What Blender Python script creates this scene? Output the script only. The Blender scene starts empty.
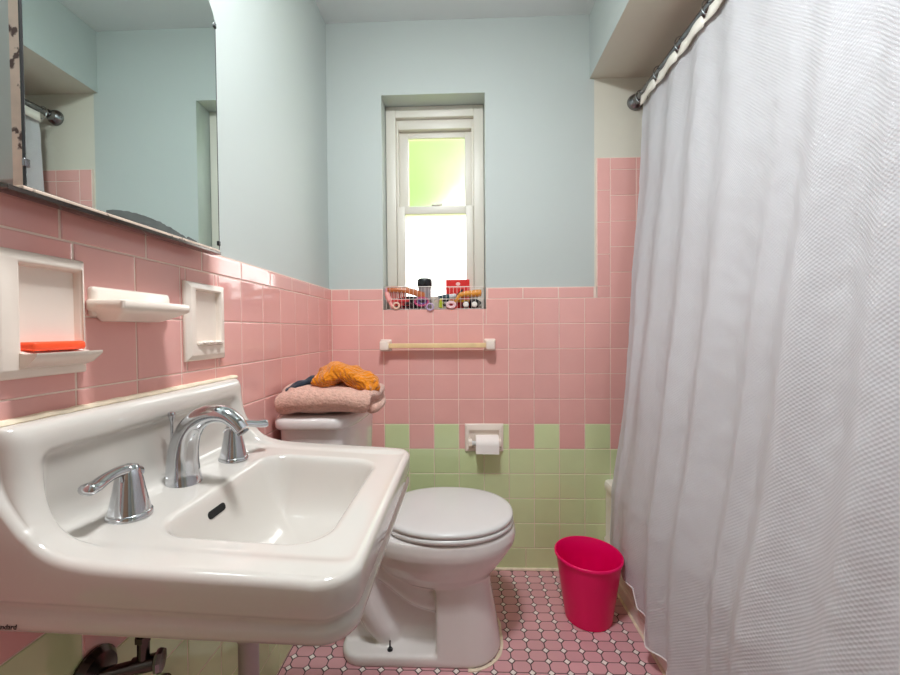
import bpy, bmesh, math, random
from mathutils import Vector, Matrix, noise
random.seed(4)
C = bpy.context.scene.collection
PI = math.pi
H = 1.0577            # camera height
XW, YB = -.5775, 1.701  # faces of the tiled left and back walls
P = .1095             # wall tile pitch

# ------------------------------------------------------------------ materials
def lin(h):
    c = [int(h[i:i+2], 16)/255 for i in (0, 2, 4)]
    return tuple((x/12.92 if x <= .04045 else ((x+.055)/1.055)**2.4) for x in c) + (1,)
def mat(name, col, rough=.5, metal=0, bump=0, bscale=60, var=0, coat=0, spec=.5, detail=4, island=0, vscale=8):
    m = bpy.data.materials.new(name); m.use_nodes = True
    nt = m.node_tree; b = nt.nodes['Principled BSDF']
    b.inputs['Roughness'].default_value = rough; b.inputs['Metallic'].default_value = metal
    b.inputs['Coat Weight'].default_value = coat; b.inputs['Coat Roughness'].default_value = .05
    b.inputs['Specular IOR Level'].default_value = spec
    c = lin(col) if isinstance(col, str) else col
    tc = nt.nodes.new('ShaderNodeTexCoord')
    hsv = nt.nodes.new('ShaderNodeHueSaturation'); hsv.inputs['Color'].default_value = c
    nt.links.new(hsv.outputs[0], b.inputs['Base Color'])
    n = nt.nodes.new('ShaderNodeTexNoise'); n.inputs['Scale'].default_value = vscale; n.inputs['Detail'].default_value = detail
    nt.links.new(tc.outputs['Object'], n.inputs['Vector'])
    mr = nt.nodes.new('ShaderNodeMapRange')
    mr.inputs[1].default_value = .25; mr.inputs[2].default_value = .75
    mr.inputs[3].default_value = 1-var; mr.inputs[4].default_value = 1+var
    nt.links.new(n.outputs[0], mr.inputs[0])
    last = mr.outputs[0]
    if island:
        g = nt.nodes.new('ShaderNodeNewGeometry')
        m2 = nt.nodes.new('ShaderNodeMapRange'); m2.inputs[3].default_value = 1-island; m2.inputs[4].default_value = 1+island
        nt.links.new(g.outputs['Random Per Island'], m2.inputs[0])
        mu = nt.nodes.new('ShaderNodeMath'); mu.operation = 'MULTIPLY'
        nt.links.new(last, mu.inputs[0]); nt.links.new(m2.outputs[0], mu.inputs[1]); last = mu.outputs[0]
    nt.links.new(last, hsv.inputs['Value'])
    if bump:
        n2 = nt.nodes.new('ShaderNodeTexNoise'); n2.inputs['Scale'].default_value = bscale; n2.inputs['Detail'].default_value = 5
        nt.links.new(tc.outputs['Object'], n2.inputs['Vector'])
        bp = nt.nodes.new('ShaderNodeBump'); bp.inputs['Strength'].default_value = bump; bp.inputs['Distance'].default_value = .01
        nt.links.new(n2.outputs[0], bp.inputs['Height']); nt.links.new(bp.outputs[0], b.inputs['Normal'])
    return m
M = dict(
    paint=mat('pale blue paint', 'bac2bf', .55, bump=.03, bscale=25, var=.015, vscale=3),
    cream=mat('cream paint', 'd4d1c3', .55, bump=.03, bscale=25, var=.015),
    ceil=mat('ceiling paint', 'dde3e3', .7, var=.01),
    pink=mat('pink glazed tile', 'e3aaa3', .08, var=.03, island=.035, bump=.015, bscale=18, spec=.8),
    green=mat('green glazed tile', 'cfdda9', .08, var=.03, island=.035, bump=.015, bscale=18, spec=.8),
    grout=mat('cream grout', 'e8d3c6', .8, var=.08, vscale=20),
    oct=mat('pink mosaic tile', 'd09ba0', .3, var=.04, island=.06),
    dot=mat('white mosaic tile', 'eee3dd', .3, var=.03, island=.05),
    fgrout=mat('dark floor grout', '4f3f40', .9, var=.25, vscale=30),
    china=mat('white china', 'cdc7c0', .09, var=.012, coat=.3, bump=.008, bscale=10),
    china2=mat('toilet china', 'ddd8d5', .1, var=.012, coat=.3, bump=.008, bscale=10),
    ceramic=mat('cream ceramic', 'e9dcd0', .2, var=.02, bump=.02, bscale=30),
    plastic=mat('white plastic', 'd9d8d6', .22, var=.01),
    chrome=mat('chrome', 'c9ccd0', .08, 1),
    steel=mat('brushed steel', '8d8d90', .22, 1),
    bronze=mat('dark tarnished brass', '57504c', .2, .95, var=.3, vscale=30),
    greypipe=mat('grey pipe', 'a79c9a', .4, .3, var=.1),
    black=mat('black', '18181a', .4),
    glassblack=mat('black hole', '060505', .8),
    caulk=mat('stained caulk', 'e2d3bb', .8, var=.2, vscale=40, bump=.1),
    mirror=mat('mirror silver', 'dbe6e3', .005, 1),
    rustframe=mat('beige enamel', 'd9c3b2', .45, var=.12, vscale=40),
    wood=mat('pale wood', 'e3c896', .45, var=.08, vscale=30),
    bin=mat('hot pink plastic', 'e80060', .33, var=.01, spec=.4),
    winwhite=mat('window vinyl', 'd8d4c9', .4, var=.01),
    tub=mat('tub enamel', 'e9e0da', .15, var=.015, coat=.2),
    soap=mat('orange soap', 'f2542a', .4, var=.03, spec=.4),
    paper=mat('toilet paper', 'f0e9e4', .95, bump=.05, bscale=150),
)
# rusty edge of the medicine cabinet
def rust():
    m = M['rustframe']; nt = m.node_tree; b = nt.nodes['Principled BSDF']
    tc = nt.nodes.new('ShaderNodeTexCoord')
    n = nt.nodes.new('ShaderNodeTexNoise'); n.inputs['Scale'].default_value = 45; n.inputs['Detail'].default_value = 6
    nt.links.new(tc.outputs['Object'], n.inputs['Vector'])
    r = nt.nodes.new('ShaderNodeValToRGB'); r.color_ramp.elements[0].position = .57; r.color_ramp.elements[1].position = .62
    nt.links.new(n.outputs[0], r.inputs[0])
    mx = nt.nodes.new('ShaderNodeMix'); mx.data_type = 'RGBA'
    src = b.inputs['Base Color'].links[0].from_socket
    nt.links.new(src, mx.inputs[6]); mx.inputs[7].default_value = lin('4a2a1e')
    nt.links.new(r.outputs[0], mx.inputs[0]); nt.links.new(mx.outputs[2], b.inputs['Base Color'])
rust()
def terry(name, col, sc=220, st=.5, var=.12, vs=60):
    m = mat(name, col, .95, bump=st, bscale=sc, var=var, vscale=vs, spec=.1)
    m.node_tree.nodes['Principled BSDF'].inputs['Sheen Weight'].default_value = .3
    return m
M['towelpink'] = terry('dusty pink terry', 'd2a797', 160, .6, .16, 90)
M['towelorange'] = terry('orange terry', 'dd8216', 200, .5, .18)
def ribs(m):
    nt = m.node_tree; tc = nt.nodes.new('ShaderNodeTexCoord'); w = nt.nodes.new('ShaderNodeTexWave'); w.inputs['Scale'].default_value = 38; w.inputs['Distortion'].default_value = 6; w.inputs['Detail'].default_value = 3
    mp = nt.nodes.new('ShaderNodeMapping'); mp.inputs['Rotation'].default_value = (.3, .4, .8); nt.links.new(tc.outputs['Object'], mp.inputs[0]); nt.links.new(mp.outputs[0], w.inputs['Vector'])
    b2 = nt.nodes.new('ShaderNodeBump'); b2.inputs['Strength'].default_value = .7; b2.inputs['Distance'].default_value = .006; nt.links.new(w.outputs[0], b2.inputs['Height'])
    pb = nt.nodes['Principled BSDF']; nt.links.new(pb.inputs['Normal'].links[0].from_socket, b2.inputs['Normal']); nt.links.new(b2.outputs[0], pb.inputs['Normal'])
ribs(M['towelorange'])
M['clothdark'] = terry('navy cloth', '2b3440', 120, .4, .25, 40)

# ------------------------------------------------------------------ helpers
def link(name, me, parent=None):
    o = bpy.data.objects.new(name, me); C.objects.link(o)
    if parent: o.parent = parent
    return o
def obj(name, vs, fs, m, parent=None, smooth=False, mi=None, auto=None):
    me = bpy.data.meshes.new(name); me.from_pydata([tuple(v) for v in vs], [], fs)
    for x in (m if isinstance(m, (list, tuple)) else [m]): me.materials.append(x)
    if mi: me.polygons.foreach_set('material_index', mi)
    me.polygons.foreach_set('use_smooth', [smooth]*len(fs))
    bm = bmesh.new(); bm.from_mesh(me); bmesh.ops.recalc_face_normals(bm, faces=bm.faces); bm.to_mesh(me); bm.free()
    if auto and smooth:
        sharp(me, auto)
    me.update()
    return link(name, me, parent)
def sharp(me, ang):
    bm = bmesh.new(); bm.from_mesh(me)
    for e in bm.edges:
        if len(e.link_faces) == 2 and e.calc_face_angle(0) > ang: e.smooth = False
    bm.to_mesh(me); bm.free()
def root(name, label, cat, loc=(0, 0, 0), group=None):
    o = bpy.data.objects.new(name, None); C.objects.link(o); o.location = loc
    o.empty_display_size = .05
    return tag(o, label, cat, group)
def tag(o, label, cat, group=None, kind=None):
    if label: o['label'] = label
    if cat: o['category'] = cat
    if group: o['group'] = group
    if kind: o['kind'] = kind
    return o
class B:
    """collects shapes for one mesh"""
    def __init__(s): s.v = []; s.f = []; s.m = []
    def add(s, v, f, mi=0):
        n = len(s.v); s.v += [Vector(x) for x in v]; s.f += [[n+i for i in q] for q in f]; s.m += [mi]*len(f); return s
    def box(s, x0, x1, y0, y1, z0, z1, mi=0, bev=0):
        if bev:
            bm = bmesh.new(); bmesh.ops.create_cube(bm, size=1)
            for v in bm.verts: v.co = Vector(((x0+x1)/2+v.co.x*(x1-x0), (y0+y1)/2+v.co.y*(y1-y0), (z0+z1)/2+v.co.z*(z1-z0)))
            bmesh.ops.bevel(bm, geom=bm.edges[:], offset=bev, segments=3, profile=.5, affect='EDGES')
            return s.bm(bm, mi)
        v = [(x, y, z) for z in (z0, z1) for y in (y0, y1) for x in (x0, x1)]
        return s.add(v, [(0, 2, 3, 1), (4, 5, 7, 6), (0, 1, 5, 4), (2, 6, 7, 3), (0, 4, 6, 2), (1, 3, 7, 5)], mi)
    def bm(s, bm, mi=0):
        bm.verts.index_update()
        s.add([v.co.copy() for v in bm.verts], [[v.index for v in f.verts] for f in bm.faces], mi); bm.free(); return s
    def rings(s, rs, cap0=True, cap1=True, mi=0):
        n = len(rs[0]); f = []
        for i in range(len(rs)-1):
            for j in range(n):
                k = (j+1) % n
                f.append((i*n+j, i*n+k, (i+1)*n+k, (i+1)*n+j))
        if cap0: f.append(tuple(range(n))[::-1])
        if cap1: f.append(tuple((len(rs)-1)*n+j for j in range(n)))
        return s.add([p for r in rs for p in r], f, mi)
    def lathe(s, prof, c=(0, 0, 0), ax=(0, 0, 1), n=32, mi=0, cap0=True, cap1=True):
        q = Vector((0, 0, 1)).rotation_difference(Vector(ax)); c = Vector(c)
        rs = [[c+q@Vector((r*math.cos(2*PI*j/n), r*math.sin(2*PI*j/n), h)) for j in range(n)] for r, h in prof]
        return s.rings(rs, cap0, cap1, mi)
    def tube(s, pts, r, n=12, mi=0, closed=False, flat=1, up=None):
        pts = [Vector(p) for p in pts]; N = len(pts); R = r if isinstance(r, (list, tuple)) else [r]*N
        rs = []; prev = None
        for i in range(N):
            a = pts[(i-1) % N] if (closed or i) else pts[i]; b = pts[(i+1) % N] if (closed or i < N-1) else pts[i]
            t = (b-a).normalized()
            if prev is None:
                u = Vector(up) if up else (Vector((0, 0, 1)) if abs(t.z) < .9 else Vector((1, 0, 0)))
                u = (u-t*u.dot(t)).normalized()
            else: u = (prev-t*prev.dot(t)).normalized()
            prev = u; w = t.cross(u)
            rr = R[i]; ru, rw = rr if isinstance(rr, (tuple, list)) else (rr*flat, rr)
            rs.append([pts[i]+u*ru*math.cos(2*PI*j/n)+w*rw*math.sin(2*PI*j/n) for j in range(n)])
        if closed: rs.append(rs[0])
        return s.rings(rs, not closed, not closed, mi)
    def ell(s, c, r, rot=None, mi=0, seg=20, fn=None):
        bm = bmesh.new(); bmesh.ops.create_uvsphere(bm, u_segments=seg, v_segments=seg//2+2, radius=1)
        q = rot.to_matrix() if rot else Matrix.Identity(3)
        for v in bm.verts:
            p = Vector((v.co.x*r[0], v.co.y*r[1], v.co.z*r[2])); p = q@p+Vector(c)
            if fn: p = fn(p)
            v.co = p
        return s.bm(bm, mi)
    def obj(s, name, m, parent=None, smooth=True, auto=.6):
        return obj(name, s.v, s.f, m, parent, smooth, s.m, auto)
def spline(pts, n):
    """Catmull-Rom through points, n per span"""
    pts = [Vector(p) for p in pts]; out = []
    for i in range(len(pts)-1):
        p0 = pts[i-1] if i else pts[0]*2-pts[1]; p1, p2 = pts[i], pts[i+1]
        p3 = pts[i+2] if i+2 < len(pts) else pts[-1]*2-pts[-2]
        for k in range(n):
            t = k/n
            out.append(.5*((2*p1)+(p2-p0)*t+(2*p0-5*p1+4*p2-p3)*t*t+(3*p1-p0-3*p2+p3)*t**3))
    out.append(pts[-1]); return out
def sstep(a, b, x):
    t = min(1, max(0, (x-a)/(b-a))); return t*t*(3-2*t)
def remesh(o, vox, it=6, fac=.5, sub=0):
    r = o.modifiers.new('r', 'REMESH'); r.mode = 'VOXEL'; r.voxel_size = vox; r.use_smooth_shade = True
    if it:
        s = o.modifiers.new('s', 'SMOOTH'); s.iterations = it; s.factor = fac
def rrect(cx, cy, hx, hy, r, n=8):
    out = []
    for sx, sy, a0 in ((1, 1, 0), (-1, 1, PI/2), (-1, -1, PI), (1, -1, 3*PI/2)):
        for k in range(n+1):
            a = a0+PI/2*k/n
            out.append((cx+sx*(hx-r)+r*math.cos(a), cy+sy*(hy-r)+r*math.sin(a)))
    return out

# ------------------------------------------------------------------ camera
f_, pit, yaw, rol = 388.85, -.01896, -.03297, .00804
def world_dir(u, v, w):
    X, Y, Z = u, v, w
    c, s = math.cos(-rol), math.sin(-rol); X, Y = c*X-s*Y, s*X+c*Y
    c, s = math.cos(-pit), math.sin(-pit); Y, Z = c*Y-s*Z, s*Y+c*Z
    c, s = math.cos(-yaw), math.sin(-yaw); X, Z = c*X-s*Z, s*X+c*Z
    return Vector((X, Z, Y))
cam = bpy.data.cameras.new('camera'); cam.sensor_width = 36; cam.lens = f_*36/900; cam.clip_start = .02
co = bpy.data.objects.new('camera', cam); C.objects.link(co)
r_, u_, w_ = world_dir(1, 0, 0), world_dir(0, 1, 0), world_dir(0, 0, 1)
mw = Matrix((r_, u_, -w_)).transposed().to_4x4(); mw.translation = (0, 0, H); co.matrix_world = mw
bpy.context.scene.camera = co

# ------------------------------------------------------------------ room shell
ZC = 2.405; YF = -.9; XR = 1.41; XP = -.592; YP = 1.712
WX0, WX1, WZ0, WZ1 = -.350, .103, 1.149, 2.088    # window recess
YW = 1.80                                          # face of the window frame
def struct(o, label=None):
    o['kind'] = 'structure'
    if label: o['label'] = label
    return o
fl = struct(B().box(XP-.1, XR+.1, YF-.1, YP+.25, -.08, -.0012).obj('floor', M['fgrout'], smooth=False), 'pink octagon mosaic floor with small white dots')
struct(B().box(XP-.1, XR+.1, YF-.1, YP+.25, ZC, ZC+.08).obj('ceiling', M['ceil'], smooth=False))
struct(B().box(XP-.1, XP, YF-.1, YP+.25, 0, ZC).obj('wall_left', M['paint'], smooth=False), 'pale blue plaster wall over pink tile behind the sink')
struct(B().box(XP, XR+.1, YF-.1, YF, 0, ZC).obj('wall_front', M['paint'], smooth=False))
dr = struct(B().box(-.28, .50, YF+.001, YF+.04, .01, 2.03, 0, .004).obj('reflection_door', mat('brown door', 'a58a74', .4, var=.15, vscale=12)), 'brown door unseen behind the viewer, added to darken chrome reflections')  # unseen door, added so the chrome has something darker to reflect
bt = B().lathe([(.025, 0), (.025, .006), (.010, .010), (.010, .035), (.022, .045), (.026, .058), (.018, .068), (.004, .071)], (-.21, YF+.04, 1.0), (0, 1, 0), 20); bt.obj('knob', M['steel'], dr)
struct(B().box(XR, XR+.1, YF, YP+.25, 0, ZC).obj('wall_right', M['cream'], smooth=False))
struct(B().box(.66, XR, .03, .15, 0, ZC).obj('wall_alcove', M['paint'], smooth=False))
# back wall with the window opening; cream right of the tub alcove edge
b = B(); xs = [XP, WX0, WX1, .572, XR]; zs = [0, WZ0, WZ1, ZC]
for i in range(4):
    for k in range(3):
        if i == 1 and k == 1: continue
        b.add([(xs[i], YP, zs[k]), (xs[i+1], YP, zs[k]), (xs[i+1], YP, zs[k+1]), (xs[i], YP, zs[k+1])], [(0, 1, 2, 3)], 1 if i == 3 else 0)
y2 = YP+.25
b.add([(WX0, YP, WZ0), (WX0, y2, WZ0), (WX0, y2, WZ1), (WX0, YP, WZ1)], [(0, 1, 2, 3)])
b.add([(WX1, YP, WZ0), (WX1, y2, WZ0), (WX1, y2, WZ1), (WX1, YP, WZ1)], [(0, 1, 2, 3)])
b.add([(WX0, YP, WZ1), (WX1, YP, WZ1), (WX1, y2, WZ1), (WX0, y2, WZ1)], [(0, 1, 2, 3)])
b.add([(WX0, YP-.011, WZ0), (WX1, YP-.011, WZ0), (WX1, y2, WZ0), (WX0, y2, WZ0)], [(0, 1, 2, 3)], 2)
for i in range(4):       # outer skin of the wall
    for k in range(3):
        if i == 1 and k == 1: continue
        b.add([(xs[i], y2, zs[k]), (xs[i+1], y2, zs[k]), (xs[i+1], y2, zs[k+1]), (xs[i], y2, zs[k+1])], [(0, 3, 2, 1)])
wb = obj('wall_back', b.v, b.f, [M['paint'], M['cream'], M['pink']], None, False, b.m)
struct(wb, 'pale blue plaster wall with the window over pink and green tile')
# soffit over the tub
b = B().box(.553, XR, .15, YP, 2.134, ZC)
b.m[0] = 1
sf = obj('soffit', b.v, b.f, [M['paint'], M['cream']], None, False, b.m); struct(sf, 'dropped soffit over the bathtub')

# ------------------------------------------------------------------ wall tiles
def tiles(name, parent, to3, rects, thick=.011):
    """rects: (u0,u1,v0,v1,mat,top bevel); to3(u,v,h) with h = height over the grout bed"""
    V, F, MI = [], [], []
    g = .0012
    for (u0, u1, v0, v1, mi, rb) in rects:
        u0 += g; u1 -= g; v0 += g; v1 -= g
        if u1-u0 < .004 or v1-v0 < .004: continue
        bv = .0022
        n = len(V)
        rows = [(u0, u1, v0, v1, -.0015), (u0, u1, v0, v1, .0002), (u0+bv*.4, u1-bv*.4, v0+bv*.4, v1-bv*.4, .0010), (u0+bv, u1-bv, v0+bv, v1-bv, .0013)]
        if rb:  # bullnose edge along the top
            rows = [(u0, u1, v0, v1, -.009), (u0, u1, v0, v1-.0006, -.004), (u0+bv*.4, u1-bv*.4, v0+bv*.4, v1-.004, .0006), (u0+bv, u1-bv, v0+bv, v1-.010, .0013)]
        for a0, a1, c0, c1, h in rows:
            V += [to3(a0, c0, h), to3(a1, c0, h), to3(a1, c1, h), to3(a0, c1, h)]
        for i in range(3):
            for j in range(4):
                k = (j+1) % 4
                F.append((n+i*4+j, n+i*4+k, n+i*4+4+k, n+i*4+4+j)); MI.append(mi)
        F.append((n+12, n+13, n+14, n+15)); MI.append(mi)
    me = bpy.data.meshes.new(name); me.from_pydata(V, [], F)
    for x in ('pink', 'green'): me.materials.append(M[x])
    me.polygons.foreach_set('material_index', MI); me.polygons.foreach_set('use_smooth', [False]*len(F)); me.update()
    bm = bmesh.new(); bm.from_mesh(me); bmesh.ops.recalc_face_normals(bm, faces=bm.faces); bm.to_mesh(me); bm.free()
    return link(name, me, parent)
def sub_rect(r, h):
    u0, u1, v0, v1, mi, rb = r; a0, a1, c0, c1 = h
    if u1 <= a0 or u0 >= a1 or v1 <= c0 or v0 >= c1: return [r]
    out = []
    if u0 < a0: out.append((u0, a0, v0, v1, mi, rb))
    if u1 > a1: out.append((a1, u1, v0, v1, mi, rb))
    m0, m1 = max(u0, a0), min(u1, a1)
    if v0 < c0: out.append((m0, m1, v0, c0, mi, rb))
    if v1 > c1: out.append((m0, m1, c1, v1, mi, rb))
    return out
Z0 = .0974
rows = [(0, Z0)]+[(Z0+k*P, Z0+(k+1)*P) for k in range(10)]
XV = -.458
def colour(row, i, odd_green): return 1 if row < 5 else ((1 if (i % 2 == 1) == odd_green else 0) if row == 5 else 0)
def field(us, z, i0, flip, umin, umax):
    out = []
    for ri, (v0, v1) in enumerate(rows):
        if ri == 0:
            k = 0; u = umin-.04
            while u < umax: out.append((max(u, umin), min(u+.148, umax), .006, v1, 1, 0)); u += .148
            continue
        for i, (u0, u1) in enumerate(us): out.append((umin if i == 0 and umin > -1 and u0-umin < .05 else max(u0, umin), min(u1, umax), v0, v1, colour(ri, i+i0, flip), 0))
    return out
# back wall field
us = [(XV+i*P, XV+(i+1)*P) for i in range(-1, 17)]
R = field(us, 0, -1, True, XW, XR)
R[0:0] = []
HZ = 1.243
u = XW
cap = [(XW, -.500)]+[(-.5+i*.1525, -.5+(i+1)*.1525) for i in range(7)]
for a, c in cap: R.append((a, min(c, .581), rows[-1][1], HZ, 0, 1))
# taller tile in the tub alcove
for k in range(10, 16):
    z0 = Z0+k*P
    for i in range(10, 17): R.append((XV+i*P, XV+(i+1)*P, z0, min(z0+P, 1.79), 0, 0))
for k in range(4): R.append((.581, .637, HZ+.1368*k, HZ+.1368*(k+1), 0, 0))
R.append((.581, .637, rows[-1][1], HZ, 0, 0))
def clip(R, hole):
    out = []
    for r in R: out += sub_rect(r, hole)
    return out
R = clip(R, (WX0, WX1, WZ0, 3))
R = clip(R, (.018, .162, .537, .636))      # paper holder niche
tb = tiles('tiles', wb, lambda a, c, h: (a, YB-h+.0013, c), R)
def bed(name, parent, to3, rects):
    b = B()
    for (u0, u1, v0, v1) in rects:
        p = [to3(u0, v0, 0), to3(u1, v0, 0), to3(u1, v1, 0), to3(u0, v1, 0), to3(u0, v0, -.0095), to3(u1, v0, -.0095), to3(u1, v1, -.0095), to3(u0, v1, -.0095)]
        b.add(p, [(0, 1, 2, 3), (0, 4, 5, 1), (1, 5, 6, 2), (2, 6, 7, 3), (3, 7, 4, 0)])
    return b.obj(name, M['grout'], parent, smooth=False)
bed('grout', wb, lambda a, c, h: (a, YB-h+.0013, c), [(XW-.01, .018, 0, WZ0), (.162, XR, 0, WZ0), (.018, .162, .636, WZ0), (.018, .162, 0, .537),
    (XW-.01, WX0, WZ0, HZ-.0015), (WX1, .581, WZ0, HZ-.0015), (.5785, XR, WZ0, 1.792)])
# left wall field
us = [(1.5466-j*P, 1.5466-(j-1)*P) for j in range(23, -2, -1)]
R = []
for ri, (v0, v1) in enumerate(rows):
    if ri == 0:
        u = YF
        while u < YB: R.append((u, min(u+.148, YB), .006, v1, 1, 0)); u += .148
        continue
    for k, (a, c) in enumerate(us):
        j = 23-k
        mi = 1 if ri < 5 else ((0 if j % 2 else 1) if ri == 5 else 0)
        R.append((max(a, YF), min(c, YB), v0, v1, mi, 0))
u = YB-.09
R.append((u, YB, rows[-1][1], HZ, 0, 1))
while u > YF: R.append((max(u-.1525, YF), u, rows[-1][1], HZ, 0, 1)); u -= .1525
DISH = (.463, .562, 1.013, 1.150); CUP = (.796, .903, 1.012, 1.150)
for h in (DISH, CUP): R = clip(R, h)
wl = bpy.data.objects['wall_left']
tiles('tiles', wl, lambda a, c, h: (XW+h-.0013, a, c), R)
bed('grout', wl, lambda a, c, h: (XW+h-.0013, a, c), [(YF, YB, 0, DISH[2]-.001), (YF, DISH[0], DISH[2]-.001, 1.15), (DISH[1], CUP[0], DISH[2]-.001, 1.15), (CUP[1], YB, DISH[2]-.001, 1.15), (YF, YB, 1.15, HZ-.0015)])
# tile on the other alcove walls
R = []
for k in range(0, 16):
    z0 = Z0+k*P
    for i in range(15): R.append((.15+i*P, min(.15+(i+1)*P, YB), z0, min(z0+P, 1.79), 0, 0))
wr = bpy.data.objects['wall_right']
tiles('tiles', wr, lambda a, c, h: (XR-.011-h, a, c), R)
bed('grout', wr, lambda a, c, h: (XR-.011-h, a, c), [(.15, YB, .38, 1.79)])

# ------------------------------------------------------------------ mosaic floor
px_, py_, x0, y0 = .0587, .0427, .148, 1.3145
V, F, MI = [], [], []
def poly(pts, mi):
    n = len(V); k = len(pts); c = sum((Vector(p) for p in pts), Vector((0, 0)))/k
    V.extend([(p[0], p[1], -.002) for p in pts]); V.extend([(p[0]+(c.x-p[0])*.05, p[1]+(c.y-p[1])*.05, 0) for p in pts])
    for j in range(k):
        q = (j+1) % k; F.append((n+j, n+q, n+k+q, n+k+j)); MI.append(mi)
    F.append(tuple(n+k+j for j in range(k))); MI.append(mi)
FX0, FX1, FY0, FY1 = XW+.001, .607, YF, YB-.004
ct = .0112; hx, hy = px_/2-.0011, py_/2-.0011; dd = .0094
for i in range(-14, 10):
    for j in range(-53, 11):
        cx, cy = x0+(i+.5)*px_, y0+(j+.5)*py_
        o = [(hx, hy-ct), (hx-ct, hy), (-hx+ct, hy), (-hx, hy-ct), (-hx, -hy+ct), (-hx+ct, -hy), (hx-ct, -hy), (hx, -hy+ct)]
        pts = [(min(max(cx+a, FX0), FX1), min(max(cy+c, FY0), FY1)) for a, c in o]
        if max(p[0] for p in pts)-min(p[0] for p in pts) > .004 and max(p[1] for p in pts)-min(p[1] for p in pts) > .004: poly(pts, 0)
        cx, cy = x0+i*px_, y0+j*py_
        if FX0+dd < cx < FX1-dd and FY0+dd < cy < FY1-dd: poly([(cx+dd, cy), (cx, cy+dd), (cx-dd, cy), (cx, cy-dd)], 1)
ft = obj('mosaic_tiles', V, F, [M['oct'], M['dot']], fl, False, MI)
# cove strip of cream caulk along the back wall foot
struct(B().tube([(XW, YB-.001, .003), (.60, YB-.001, .003)], .008, 8).obj('baseboard_back', M['caulk']), 'cream caulk line where the back wall meets the floor')

# ------------------------------------------------------------------ window
win = bpy.data.objects.new('window_1', None); C.objects.link(win); win['kind'] = 'structure'; win['label'] = 'small white double hung window with frosted panes'
W = M['winwhite']
def frame_rect(b, x0, x1, z0, z1, ya, yb, wl_, wr_, wt, wb_, bev=.002):
    b.box(x0, x0+wl_, ya, yb, z0, z1, 0, bev); b.box(x1-wr_, x1, ya, yb, z0, z1, 0, bev)
    b.box(x0+wl_, x1-wr_, ya, yb, z1-wt, z1, 0, bev); b.box(x0+wl_, x1-wr_, ya, yb, z0, z0+wb_, 0, bev)
b = B()
frame_rect(b, WX0+.002, WX1-.002, WZ0+.001, WZ1-.001, YW, YW+.09, .045, .045, .050, .022)
frame_rect(b, WX0+.047, WX1-.047, WZ0+.02, WZ1-.048, YW+.020, YW+.085, .010, .010, .048, .012)
b.obj('frame', W, win)
b = B(); frame_rect(b, -.2945, .0475, 1.600, 1.992, YW+.045, YW+.070, .0435, .0325, .030, .034)
us_ = b.obj('sash', W, win)
b = B(); frame_rect(b, -.302, .052, 1.168, 1.634, YW+.012, YW+.040, .037, .034, .036, .048)
b.box(-.14, -.10, YW+.008, YW+.03, 1.634, 1.643, 0, .003)
ls = b.obj('sash', W, win)
b = B().box(-.135, -.100, YW+.014, YW+.040, 1.632, 1.641, 0, .003); b.box(-.122, -.09, YW+.018, YW+.03, 1.640, 1.648, 0, .003)
b.obj('lock', W, ls)
gm = bpy.data.materials.new('frosted glass'); gm.use_nodes = True
nt = gm.node_tree; pb = nt.nodes['Principled BSDF']
pb.inputs['Transmission Weight'].default_value = 1; pb.inputs['Roughness'].default_value = .3; pb.inputs['IOR'].default_value = 1.25
pb.inputs['Base Color'].default_value = (1, 1, 1, 1); pb.inputs['Specular IOR Level'].default_value = .3
n = nt.nodes.new('ShaderNodeTexNoise'); n.inputs['Scale'].default_value = 90; n.inputs['Detail'].default_value = 3
bp = nt.nodes.new('ShaderNodeBump'); bp.inputs['Strength'].default_value = .12; nt.links.new(n.outputs[0], bp.inputs['Height'])
tc = nt.nodes.new('ShaderNodeTexCoord'); nt.links.new(tc.outputs['Object'], n.inputs['Vector']); nt.links.new(bp.outputs[0], pb.inputs['Normal'])
B().box(-.252, .016, YW+.055, YW+.060, 1.628, 1.964).obj('pane', gm, us_, False)
B().box(-.267, .020, YW+.023, YW+.028, 1.212, 1.600).obj('pane', gm, ls, False)

# garden outside
leaf = mat('sunlit leaves', '698640', .6, var=.25, vscale=6)
def crown(name, c, r, label, n=260, s=.09):
    rnd = random.Random(hash(name) % 99 if False else int(c[0]*100) % 97)
    b = B(); 
    for k in range(n):
        d = Vector((rnd.gauss(0, 1), rnd.gauss(0, 1), rnd.gauss(0, 1))).normalized()*rnd.uniform(.75, 1)
        p = Vector((c[0]+d.x*r[0], c[1]+d.y*r[1], c[2]+d.z*r[2]))
        q = Vector((rnd.gauss(0, 1), rnd.gauss(0, 1), rnd.gauss(0, 1))).normalized(); t = q.orthogonal().normalized(); w = q.cross(t)
        b.add([p-t*s, p+w*s*.45+q*s*.1, p+t*s, p-w*s*.45+q*s*.1], [(0, 1, 2, 3)])
    b.ell(c, (r[0]*.8, r[1]*.8, r[2]*.8), seg=14)
    t = root(name, label, 'tree', (c[0], c[1], -.3))
    o = b.obj('foliage', leaf, t, False); o.location = (-c[0], -c[1], .3)
    o = B().tube([(0, 0, 0), (.02, 0, .6), (0, 0, c[2]+.3)], [.09, .07, .04], 8).obj('trunk', M['wood'], t)
    return t
GARDEN = [('garden_tree', (-.80, 4.2, 3.2), (1.35, .8, 1.3), 'leafy green tree seen blurred through the upper frosted pane')]
for g in GARDEN: crown(*g)
og = B().box(-6, 6, YP+.3, 12, -.45, -.3).obj('garden_lawn', mat('lawn', 'b9cf7a', .9, var=.1), smooth=False)
tag(og, 'lawn outside the window', 'lawn', kind='structure')

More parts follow.
